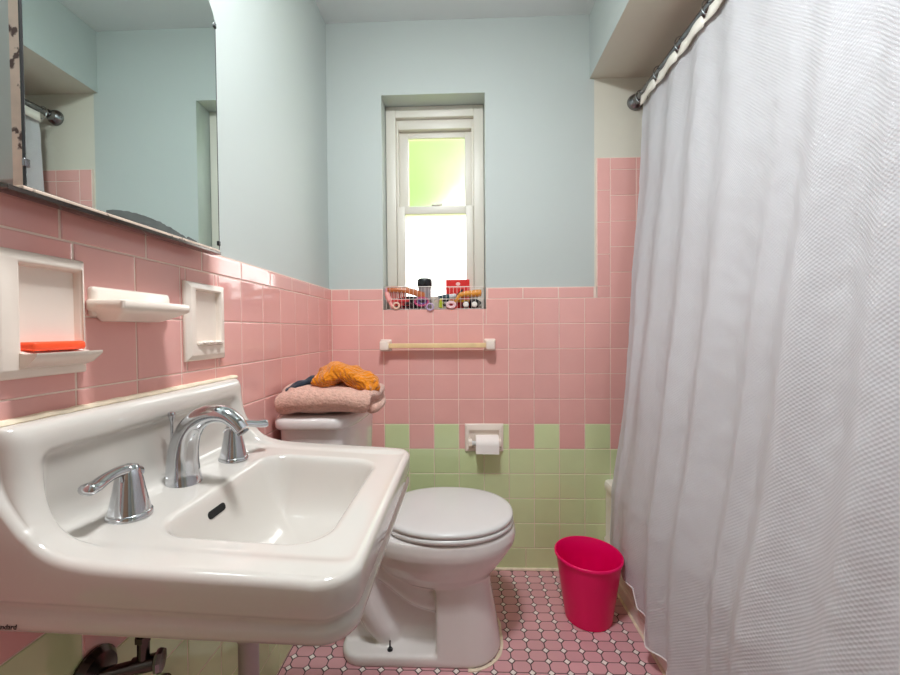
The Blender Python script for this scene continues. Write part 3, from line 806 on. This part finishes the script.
cloth('dark_cloth', M['clothdark'], [((-.500, 1.175, ZU+.002), (.040, .035, .014), Euler((0, -.35, .2))), ((-.468, 1.195, ZU+.014), (.034, .04, .016), Euler((0, -.3, 0))), ((-.525, 1.165, ZU-.014), (.020, .03, .014), Euler((0, -.6, 0)))],
    'small navy cloth crumpled on the pink towel beside the orange one', 'cloth', .005, .008, 40, it=2)

# ------------------------------------------------------------------ waste bin
BX, BY = .455, 1.43
b = B(); n = 56
def bring(t, r, dz=0):
    out = []
    for j in range(n):
        a = 2*PI*j/n; x, y = BX+r*1.0*math.cos(a), BY+r*.97*math.sin(a)
        zt_ = .236-.02*(x-BX)
        out.append((x, y, .001+t*zt_+dz))
    return out
R0, R1 = .083, .117
rs = [bring(0, R0*.93), bring(0.005, R0)]+[bring(t, R0+(R1-R0)*t) for t in (.25, .5, .75, .96)]+[bring(.962, R1+.0035), bring(.99, R1+.004), bring(1, R1+.002), bring(1, R1-.001), bring(.985, R1-.003)]
rs += [bring(t, R0+(R1-R0)*t-.003) for t in (.75, .5, .25)]+[bring(.02, R0-.003), bring(.02, R0*.2)]
b.rings(rs)
o = b.obj('waste_bin', M['bin'], None, True, 1.0); tag(o, 'hot pink plastic wastebasket on the mosaic floor beside the tub', 'wastebasket')

# ------------------------------------------------------------------ bathtub
b = B()
prof = [(.611, 0), (.611, .050), (.616, .055), (.616, .080), (.610, .088), (.610, .105), (.616, .112), (.616, .128), (.610, .135), (.610, .150), (.616, .158), (.616, .350), (.613, .362), (.611, .370), (.610, .380), (.611, .390), (.615, .399), (.626, .404), (.690, .404), (.703, .398), (.712, .38), (.735, .15), (.78, .09), (.86, .075), (1.16, .075), (1.26, .09), (1.30, .15), (1.335, .38), (1.345, .40), (1.395, .405), (1.395, .02)]
ys = [.155, .23, .25, .27, .30, .42, 1.40, 1.57, 1.60, 1.62, 1.64, 1.699]
rs = []
for i, y in enumerate(ys):
    k = [0, 0, .06, .35, .75, 1, 1, .75, .35, .06, 0, 0][i]
    rs.append([(x, y, (z if j < 18 or j > 28 else .404-(.404-z)*k)) for j, (x, z) in enumerate(prof)])
b.rings(rs)
o = b.obj('bathtub', M['tub'], None, True, .7); tag(o, 'white bathtub with ridged apron behind the shower curtain', 'bathtub')
B().tube([(.609, .16, .001), (.609, 1.699, .001)], [(.005, .006), (.005, .006)], 8).obj('caulk', M['caulk'], o)

# ------------------------------------------------------------------ curtain rod, rings, curtain
XRD, ZRD = .745, 2.026
rod = root('curtain_rod', 'chrome shower curtain rod fixed high on the back wall over the tub', 'curtain rod', (XRD, YP, ZRD))
b = B().tube([(XRD, YP-.004, ZRD), (XRD, .152, ZRD)], .0125, 20); loc(b.obj('pole', M['steel'], rod), rod)
for y, d in ((YP, -1), (.15, 1)):
    b = B().lathe([(.034, .001), (.034, .006), (.031, .014), (.024, .022), (.020, .026), (.019, .04), (.0125, .042)], (XRD, y, ZRD), (0, d, 0), 28)
    loc(b.obj('flange', M['steel'], rod), rod)
ring_y = [1.648-.1475*k for k in range(10)]
for k, y in enumerate(ring_y):
    b = B(); b.tube([(XRD+.024*math.sin(a), y+.004*math.cos(a), ZRD-.010+.028*math.cos(a)) for a in [2*PI*j/28 for j in range(28)]], .0022, 8, closed=True)
    lab = 'chrome curtain ring nearest the back wall flange' if k == 0 else None
    names_ = ['second', 'third', 'fourth', 'fifth', 'sixth', 'seventh', 'eighth', 'ninth', 'tenth']
    o = b.obj('curtain_ring', M['chrome'])
    tag(o, lab or ('%s chrome curtain ring counted from the back wall flange' % names_[k-1]), 'curtain ring', 'curtain rings on the shower rod')
def bump_at(y, c, w): return math.exp(-((y-c)/w)**2)
ridges = [(.64, .045, .9), (.79, .05, 1.0), (.91, .03, .45), (1.06, .055, 1.0), (1.225, .05, .9), (1.40, .055, .8), (1.55, .04, .5), (.47, .07, .8), (.30, .08, .8)]
def cx_at(z):
    pts = [(2.2, .745), (2.0, .745), (1.63, .722), (1.18, .682), (.68, .630), (.42, .590), (.30, .586), (0, .584)]
    for (za, xa), (zb, xb) in zip(pts, pts[1:]):
        if zb <= z <= za: return xb+(xa-xb)*(z-zb)/(za-zb)
    return .745
def hem(y):
    pts = [(1.70, .19), (1.46, .145), (1.35, .160), (1.325, .105), (1.25, .125), (1.22, .062), (1.09, .092), (1.0, .060), (.85, .080), (.6, .055), (.3, .07), (.1, .06)]
    for (a, za), (c, zc) in zip(pts, pts[1:]):
        if c <= y <= a: return zc+(za-zc)*(y-c)/(a-c)
    return .07
NY, NZ = 420, 220
yA, yB = .16, 1.638
V, UV, F = [], [], []
for i in range(NY+1):
    y = yB+(yA-yB)*i/NY
    k = (1.648-y)/.1475; ph = k-math.floor(k)
    sag = .016*math.sin(PI*ph)
    ztop = 1.990-sag*.6-.008*ph
    zb = hem(y)
    for j in range(NZ+1):
        v = j/NZ; z = ztop+(zb-ztop)*v
        A = (.010+.031*sstep(0, .75, v))*(1-.62*sstep(1.22, 1.36, y)*sstep(.5, .85, v))
        g = 0
        yy = y+.022*noise.noise(Vector((y*1.5, z*1.3, 0)))-.03*(v-.5)*math.sin(y*9)
        for c, w, a in ridges: g += a*bump_at(yy, c, w)
        x = cx_at(z)-A*(g-.35)*sstep(0, .12, v)
        x += .006*math.sin(2*PI*k)*(1-sstep(0, .35, v))
        q = Vector((y*7, z*4, 1.7)); x += .006*noise.noise(q)*sstep(0, .2, v)+.0022*noise.noise(Vector((y*30+z*8, z*22-y*10, 5)))
        if z < .50: x = x+(min(x, .605)-x)*sstep(.50, .42, z) if False else (min(x, .605) if z < .42 else min(x, .605+(z-.42)*.9))
        far = .060*sstep(.2, .85, v)*sstep(1.45, 1.64, y)
        V.append((x, y-far, z)); UV.append((y, z))
W1 = NZ+1
for i in range(NY):
    for j in range(NZ): F.append((i*W1+j, (i+1)*W1+j, (i+1)*W1+j+1, i*W1+j+1))
me = bpy.data.meshes.new('shower_curtain'); me.from_pydata(V, [], F)
uvl = me.uv_layers.new(name='UVMap')
for lp in me.loops: uvl.data[lp.index].uv = UV[lp.vertex_index]
cm = bpy.data.materials.new('white waffle weave'); cm.use_nodes = True; nt = cm.node_tree; pb = nt.nodes['Principled BSDF']
pb.inputs['Base Color'].default_value = lin('d4d4d8'); pb.inputs['Roughness'].default_value = .75; pb.inputs['Specular IOR Level'].default_value = .25
tc = nt.nodes.new('ShaderNodeTexCoord'); sx = nt.nodes.new('ShaderNodeSeparateXYZ'); nt.links.new(tc.outputs['UV'], sx.inputs[0])
def mth(op, a, c=None):
    n = nt.nodes.new('ShaderNodeMath'); n.operation = op
    for i, q in enumerate((a, c)):
        if q is None: continue
        if isinstance(q, (int, float)): n.inputs[i].default_value = q
        else: nt.links.new(q, n.inputs[i])
    return n.outputs[0]
kk = 2*PI/.0085
s1 = mth('SINE', mth('MULTIPLY', sx.outputs[0], kk)); s2 = mth('SINE', mth('MULTIPLY', sx.outputs[1], kk))
hgt = mth('MULTIPLY', s1, s2)
bp = nt.nodes.new('ShaderNodeBump'); bp.inputs['Strength'].default_value = .22; bp.inputs['Distance'].default_value = .0025
nt.links.new(hgt, bp.inputs['Height']); nt.links.new(bp.outputs[0], pb.inputs['Normal'])
tl = nt.nodes.new('ShaderNodeBsdfTranslucent'); tl.inputs['Color'].default_value = lin('d8d8dc'); mxs = nt.nodes.new('ShaderNodeMixShader'); mxs.inputs[0].default_value = .22
nt.links.new(bp.outputs[0], tl.inputs['Normal'])
nt.links.new(pb.outputs[0], mxs.inputs[1]); nt.links.new(tl.outputs[0], mxs.inputs[2]); nt.links.new(mxs.outputs[0], nt.nodes['Material Output'].inputs[0])
me.materials.append(cm); me.polygons.foreach_set('use_smooth', [True]*len(F)); me.update()
cur = link('shower_curtain', me); tag(cur, 'white waffle weave shower curtain hanging in soft folds outside the tub', 'shower curtain')
# header band between the rings
hv, hf = [], []
NB = 300
for i in range(NB+1):
    y = 1.632+(.16-1.632)*i/NB; k = (1.648-y)/.1475; ph = k-math.floor(k)
    x = XRD-.008+.005*math.sin(2*PI*k)
    zt_ = 2.0085-.026*max(0, 1-min(ph, 1-ph)/.10)-.006*ph
    hv += [(x-.004, y, zt_), (x-.007, y, 1.970-.008*ph)]
for i in range(NB): hf.append((2*i, 2*i+1, 2*i+3, 2*i+2))
hd_ = obj('header_band', hv, hf, mat('cream hem', 'f0ece2', .7), cur, True)
sd_ = hd_.modifiers.new('s', 'SOLIDIFY'); sd_.thickness = .002
# rolled lower hem
b = B(); b.tube([tuple(V[i*W1+NZ]) for i in range(0, NY+1, 2)], .0024, 6); b.obj('bottom_hem', mat('hem white', 'e6e4e2', .8), cur)

# ------------------------------------------------------------------ wire basket and clutter on the sill
ZS = WZ0
WR = mat('white coated wire', 'e6ddd6', .35)
def wire_basket(x0, x1, y0, y1, z0, z1, label):
    t = root('wire_basket', label, 'basket', ((x0+x1)/2, (y0+y1)/2, z0))
    def lp(z, g=0): return [(x, y, z) for x, y in rrect((x0+x1)/2, (y0+y1)/2, (x1-x0)/2+g, (y1-y0)/2+g, .012, 4)]
    b = B().tube(lp(z1), .0017, 8, closed=True); loc(b.obj('rim', WR, t), t)
    b = B().tube(lp((z0+z1)/2-.004, -.001), .0012, 6, closed=True); b.tube(lp(z0+.002, -.003), .0013, 6, closed=True)
    nx = 12
    for i in range(nx+1):
        x = x0+.008+(x1-x0-.016)*i/nx
        b.tube([(x, y0, z1), (x, y0+.003, z0+.002), (x, y1-.003, z0+.002), (x, y1, z1)], .0008, 5)
    for y in (y0+.02, (y0+y1)/2, y1-.02): b.tube([(x0, y, z1), (x0+.003, y, z0+.002), (x1-.003, y, z0+.002), (x1, y, z1)], .0008, 5)
    loc(b.obj('wires', WR, t), t)
    return t
wire_basket(-.344, -.122, 1.704, 1.790, ZS, ZS+.100, 'white wire basket of brushes and hair ties, left half of the window sill')
wire_basket(-.112, .096, 1.704, 1.790, ZS, ZS+.098, 'white wire basket with the red box, right half of the window sill')
def cm_(n, c, r=.45, **k): return mat(n, c, r, **k)
# hair brush: wooden back and handle with red bristles
ZI = ZS+.005
hb = root('hairbrush', 'wooden hairbrush with red bristles lying in the left basket', 'hairbrush', (-.26, 1.73, ZI))
b = B(); b.rings([[(x, 1.722+y*w, z-.002+h) for y, h in ((-1, 0), (-.8, .012), (0, .0175), (.8, .012), (1, 0), (.8, -.010), (0, -.012), (-.8, -.010))] for x, w, z in
    ((-.336, .006, ZI+.084), (-.330, .017, ZI+.085), (-.300, .021, ZI+.086), (-.255, .020, ZI+.083), (-.235, .014, ZI+.078), (-.215, .010, ZI+.072), (-.175, .010, ZI+.058), (-.166, .005, ZI+.054))])
loc(b.obj('wooden_back', cm_('brown wood', 'b3622f', .4, var=.2, vscale=60), hb), hb)
b = B()
for i in range(9):
    for j in range(4): b.tube([(-.328+i*.0095, 1.710+j*.008, ZI+.078), (-.328+i*.0095, 1.709+j*.008, ZI+.046)], .0013, 5)
loc(b.obj('bristles', cm_('red bristle', 'c8443e', .5), hb), hb)
pb_ = root('pink_brush', 'pale pink handled brush leaning at the left end of the left basket', 'brush', (-.32, 1.74, ZI))
b = B().tube(spline([(-.334, 1.712, ZI+.074), (-.332, 1.712, ZI+.062), (-.322, 1.712, ZI+.035), (-.312, 1.714, ZI+.012), (-.306, 1.716, ZI+.004)], 5), [(.010, .014)]*5+[(.012, .016)]*6+[(.009, .011)]*10, 14); loc(b.obj('handle_grip', cm_('pale pink plastic', 'f0a7a2', .35), pb_), pb_)
b = B().ell((-.335, 1.716, ZI+.082), (.008, .010, .012)); loc(b.obj('head', cm_('lilac pink', 'd57f9a', .4), pb_), pb_)
rc_ = root('red_comb', 'red plastic comb lying under the wooden hairbrush', 'comb', (-.28, 1.735, ZI))
b = B().box(-.318, -.235, 1.716, 1.722, ZI+.030, ZI+.040, 0, .002); b.box(-.318, -.235, 1.717, 1.7205, ZI+.040, ZI+.0425)
for i in range(18): b.box(-.316+i*.0045, -.3135+i*.0045, 1.718, 1.721, ZI+.0135, ZI+.0305)
loc(b.obj('comb_teeth', cm_('red plastic', 'd2393b', .3), rc_, False), rc_)
def torus(name, c, R, r, m, label, cat, ax=(0, 1, 0), wav=0, sq=1, nw=9, group='hair ties in the left basket'):
    q = Vector((0, 0, 1)).rotation_difference(Vector(ax)); pts = []
    for j in range(60):
        a = 2*PI*j/60; rr = R*(1+wav*math.sin(nw*a))
        p = Vector((rr*math.cos(a), rr*sq*math.sin(a), wav*R*math.cos(nw*a))); pts.append(Vector(c)+q@p)
    o = B().tube(pts, r, 10, closed=True).obj(name, m); return tag(o, label, cat, group)
torus('hair_tie', (-.290, 1.696, ZI+.0125), .0125, .0042, cm_('cream elastic', 'e6c4ae', .8), 'cream ring hair tie hanging on the left basket front', 'hair tie')
torus('hair_tie', (-.180, 1.7125, ZI+.030), .030, .0045, cm_('magenta coil', 'b8406f', .5), 'magenta oval coil hair tie in the left basket', 'hair tie', wav=.05, sq=.58, nw=20)
torus('hair_tie', (-.178, 1.7155, ZI+.030), .019, .005, cm_('purple coil', '6d4a86', .5), 'purple hair tie inside the magenta one', 'hair tie', wav=.06, sq=.55, nw=14)
torus('hair_tie', (-.142, 1.693, ZI+.006), .014, .0032, cm_('lilac elastic', 'b9a0c4', .7), 'thin lilac hair tie hanging between the two baskets', 'hair tie')
torus('hair_tie', (-.238, 1.722, ZI+.012), .018, .006, cm_('dark brown elastic', '3a2224', .8), 'dark brown hair tie added to darken the bottom of the left basket', 'hair tie', ax=(.2, .9, .4), sq=.7)  # this tie and the black one are added to darken the basket bottom
torus('hair_tie', (-.210, 1.728, ZI+.018), .016, .006, cm_('black elastic', '241a22', .8), 'black hair tie added to darken the gap beside the magenta coil', 'hair tie', ax=(-.3, .9, .3), sq=.7)
torus('hair_tie', (-.268, 1.740, ZI+.014), .017, .006, cm_('red elastic', 'b03238', .8), 'red hair tie under the red comb', 'hair tie', ax=(.4, .7, .6), sq=.8)
# jar with black lid standing in the left basket
jr = root('cream_jar', 'jar with a black domed lid standing in the left basket', 'jar', (-.170, 1.752, ZI))
b = B().lathe([(.024, 0), (.028, .003), (.029, .04), (.029, .091), (.026, .097)], (-.170, 1.755, ZI), (0, 0, 1), 32); loc(b.obj('body', cm_('frosted grey jar', '8a7f83', .3), jr), jr)
b = B().lathe([(.033, 0), (.0345, .004), (.0345, .028), (.032, .036), (.024, .042), (.01, .044)], (-.170, 1.755, ZI+.096), (0, 0, 1), 32); loc(b.obj('lid', cm_('black lid', '15171b', .25), jr), jr)
def bottle(name, label, c, ax, L, R, mb, mc, cap=.02, group=None, nb=None):
    t = root(name, label, 'bottle', c, group); a = Vector(ax).normalized(); c0 = Vector((0, 0, 0))
    B().lathe([(R*.8, 0), (R, R*.2), (R, L*.9), (R*.8, L*.97), (R*.45, L)], c0, a, 24).obj('body', mb, t)
    B().lathe([(R*.72, 0), (R*.78, cap*.1), (R*.74, cap*.85), (R*.5, cap)], a*L*.985, a, 24).obj('cap', mc, t)
    return t
bk, wc = cm_('black bottle', '1b1a1d', .3), cm_('white cap', 'ece9e2', .35)
g_ = 'bottles lying in the right basket'
bottle('small_bottle', 'black bottle with white cap lying in the right basket, left of its twin', (.014, 1.776, ZI+.0165), (.01, -1, 0), .045, .0165, bk, wc, .020, g_)
bottle('small_bottle', 'black bottle with white cap lying at the right end of the right basket', (.052, 1.776, ZI+.0165), (.01, -1, 0), .045, .0165, bk, wc, .020, g_)
bottle('lotion_bottle', 'white capped navy bottle lying across the left of the right basket', (-.108, 1.738, ZI+.044), (.98, -.08, .16), .052, .014, cm_('navy bottle', '1f3a44', .3), cm_('pale grey cap', 'cfd5d8', .35), .03, g_)
bottle('tiny_bottle', 'lime green bottle standing at the front left of the right basket', (-.097, 1.722, ZI+.002), (.12, 0, 1), .030, .012, cm_('lime', 'a9b32c', .35), cm_('yellow cap', 'd9c44a', .4), .012, g_)
bottle('white_tube', 'white tube lying under the black comb in the right basket', (-.098, 1.728, ZI+.030), (.98, -.05, -.12), .034, .010, cm_('white tube', 'e9e6ea', .35), cm_('white tube cap', 'dcdfe2', .3), .010, g_)
for nm, lab, c, rr in (('dark_filler', 'dark maroon pouch added low in the left basket to darken the gaps behind the hair ties', (-.245, 1.765, ZI+.030), (.062, .016, .030)), ('dark_filler', 'black pouch added low in the right basket to darken the gaps behind the white capped bottles', (.005, 1.7775, ZI+.026), (.078, .010, .028))):
    b = B().ell(c, rr, seg=28, fn=lambda p: wrinkle(p, .004, 45)); o = b.obj(nm, cm_('dark pouch', '2a1a1f' if c[0] < -.1 else '1c1a1e', .6)); tag(o, lab, 'filler')  # dark lumps added so the gaps between the sill clutter read dark
# red box with lettering-free pale marks
rb_ = root('red_box', 'red carton with a yellow lower edge standing at the back of the right basket', 'box', (-.02, 1.775, ZI))
red = cm_('red carton', 'd31f1d', .4, var=.05)
B().box(-.055, .052, -.012, .012, .040, .132, 0, .001).obj('carton', red, rb_, False)
B().box(-.055, .052, -.0125, .012, .030, .040, 0, .0008).obj('yellow_edge', cm_('yellow carton', 'e9b52a', .4), rb_, False)
B().box(-.055, .052, -.012, .012, 0, .030, 0, .0008).obj('lower_panel', red, rb_, False)
B().ell((.0, -.0122, .112), (.010, .0006, .008)).obj('pale_mark', cm_('pale mark', 'f0c4bf', .5), rb_)
b = B().box(-.045, .03, -.0128, -.012, .094, .0965); b.obj('pale_stripe', cm_('pale stripe', 'ef8f86', .5), rb_, False)
ob = root('orange_brush', 'orange wooden brush lying across the right basket front', 'brush', (.02, 1.72, ZI))
b = B().tube(spline([(-.040, 1.712, ZI+.018), (-.025, 1.712, ZI+.036), (-.010, 1.713, ZI+.056), (.015, 1.716, ZI+.062), (.05, 1.718, ZI+.064), (.078, 1.718, ZI+.066), (.084, 1.718, ZI+.066)], 6), [.006]*6+[.009]*6+[.0115]*6+[.014]*6+[.016]*6+[.0155, .0145, .013, .011, .008, .006, .003], 14)
loc(b.obj('brush_body', cm_('orange wood', 'd18a2a', .45, var=.2, vscale=80), ob), ob)
b = B()
for i in range(12): b.tube([(.0+i*.006, 1.716, ZI+.052), (.0+i*.006, 1.711, ZI+.040)], .0014, 5)
loc(b.obj('bristles', cm_('brown bristle', '6b4420', .6), ob), ob)
bc_ = B(); bc_.rings([[(x, y, z) for x, z in ((-.085, ZI+.052), (-.03, ZI+.058), (-.002, ZI+.086), (.004, ZI+.082), (-.012, ZI+.050), (-.03, ZI+.044), (-.085, ZI+.044))] for y in (1.731, 1.737)])
o = bc_.obj('black_clip', M['black'], None, False); tag(o, 'black wedge shaped hair clip resting between red box and orange brush', 'hair clip')
torus('hair_tie', (-.050, 1.699, ZI+.014), .016, .0065, cm_('blush fabric', 'e8c3c6', .9), 'blush pink scrunchie on the right basket front', 'hair tie', wav=.06, sq=.7, nw=11, group='hair ties in the right basket')
torus('hair_tie', (-.076, 1.716, ZI+.024), .017, .0045, cm_('charcoal elastic', '26242a', .8), 'charcoal hair tie added to darken the gap behind the blush scrunchie', 'hair tie', ax=(.1, 1, .1), sq=.7, group='hair ties in the right basket')  # added dark tie, deepens the gap in the right basket

# ------------------------------------------------------------------ light
lamp = root('ceiling_lamp', 'round white ceiling lamp in the middle of the bathroom ceiling', 'lamp', (-.08, .53, ZC))
b = B().lathe([(.13, 0), (.13, -.012), (.12, -.02)], (0, 0, -.0005), (0, 0, 1), 32); b.obj('base', M['steel'], lamp)
em = bpy.data.materials.new('lit lamp glass'); em.use_nodes = True; pe = em.node_tree.nodes['Principled BSDF']
pe.inputs['Emission Color'].default_value = (.965, 1, 1.02, 1); pe.inputs['Emission Strength'].default_value = 49; pe.inputs['Base Color'].default_value = (1, 1, 1, 1)
b = B().lathe([(.13, -.02), (.135, -.022), (.135, -.045), (.128, -.047)], (0, 0, 0), (0, 0, 1), 40, 0, False, False); b.obj('rim', M['steel'], lamp)
b = B().lathe([(.1275, -.044), (.124, -.060), (.105, -.074), (.06, -.083), (.004, -.0855)], (0, 0, 0), (0, 0, 1), 40, 0, False, True); b.obj('glass_shade', em, lamp)
wd = bpy.data.worlds.new('world'); bpy.context.scene.world = wd; wd.use_nodes = True
wd.node_tree.nodes['Background'].inputs[0].default_value = (1, 1, .97, 1); wd.node_tree.nodes['Background'].inputs[1].default_value = 1.7

sc = bpy.context.scene
sc.view_settings.view_transform = 'Standard'; sc.view_settings.look = 'None'; sc.view_settings.gamma = 1; sc.view_settings.use_curve_mapping = False
sc.view_settings.exposure = 1.70
sc.cycles.use_denoising = True; sc.cycles.max_bounces = 10; sc.cycles.diffuse_bounces = 6; sc.cycles.glossy_bounces = 5; sc.cycles.transmission_bounces = 8
sc.cycles.sample_clamp_indirect = 6; sc.cycles.caustics_reflective = False; sc.cycles.blur_glossy = .5
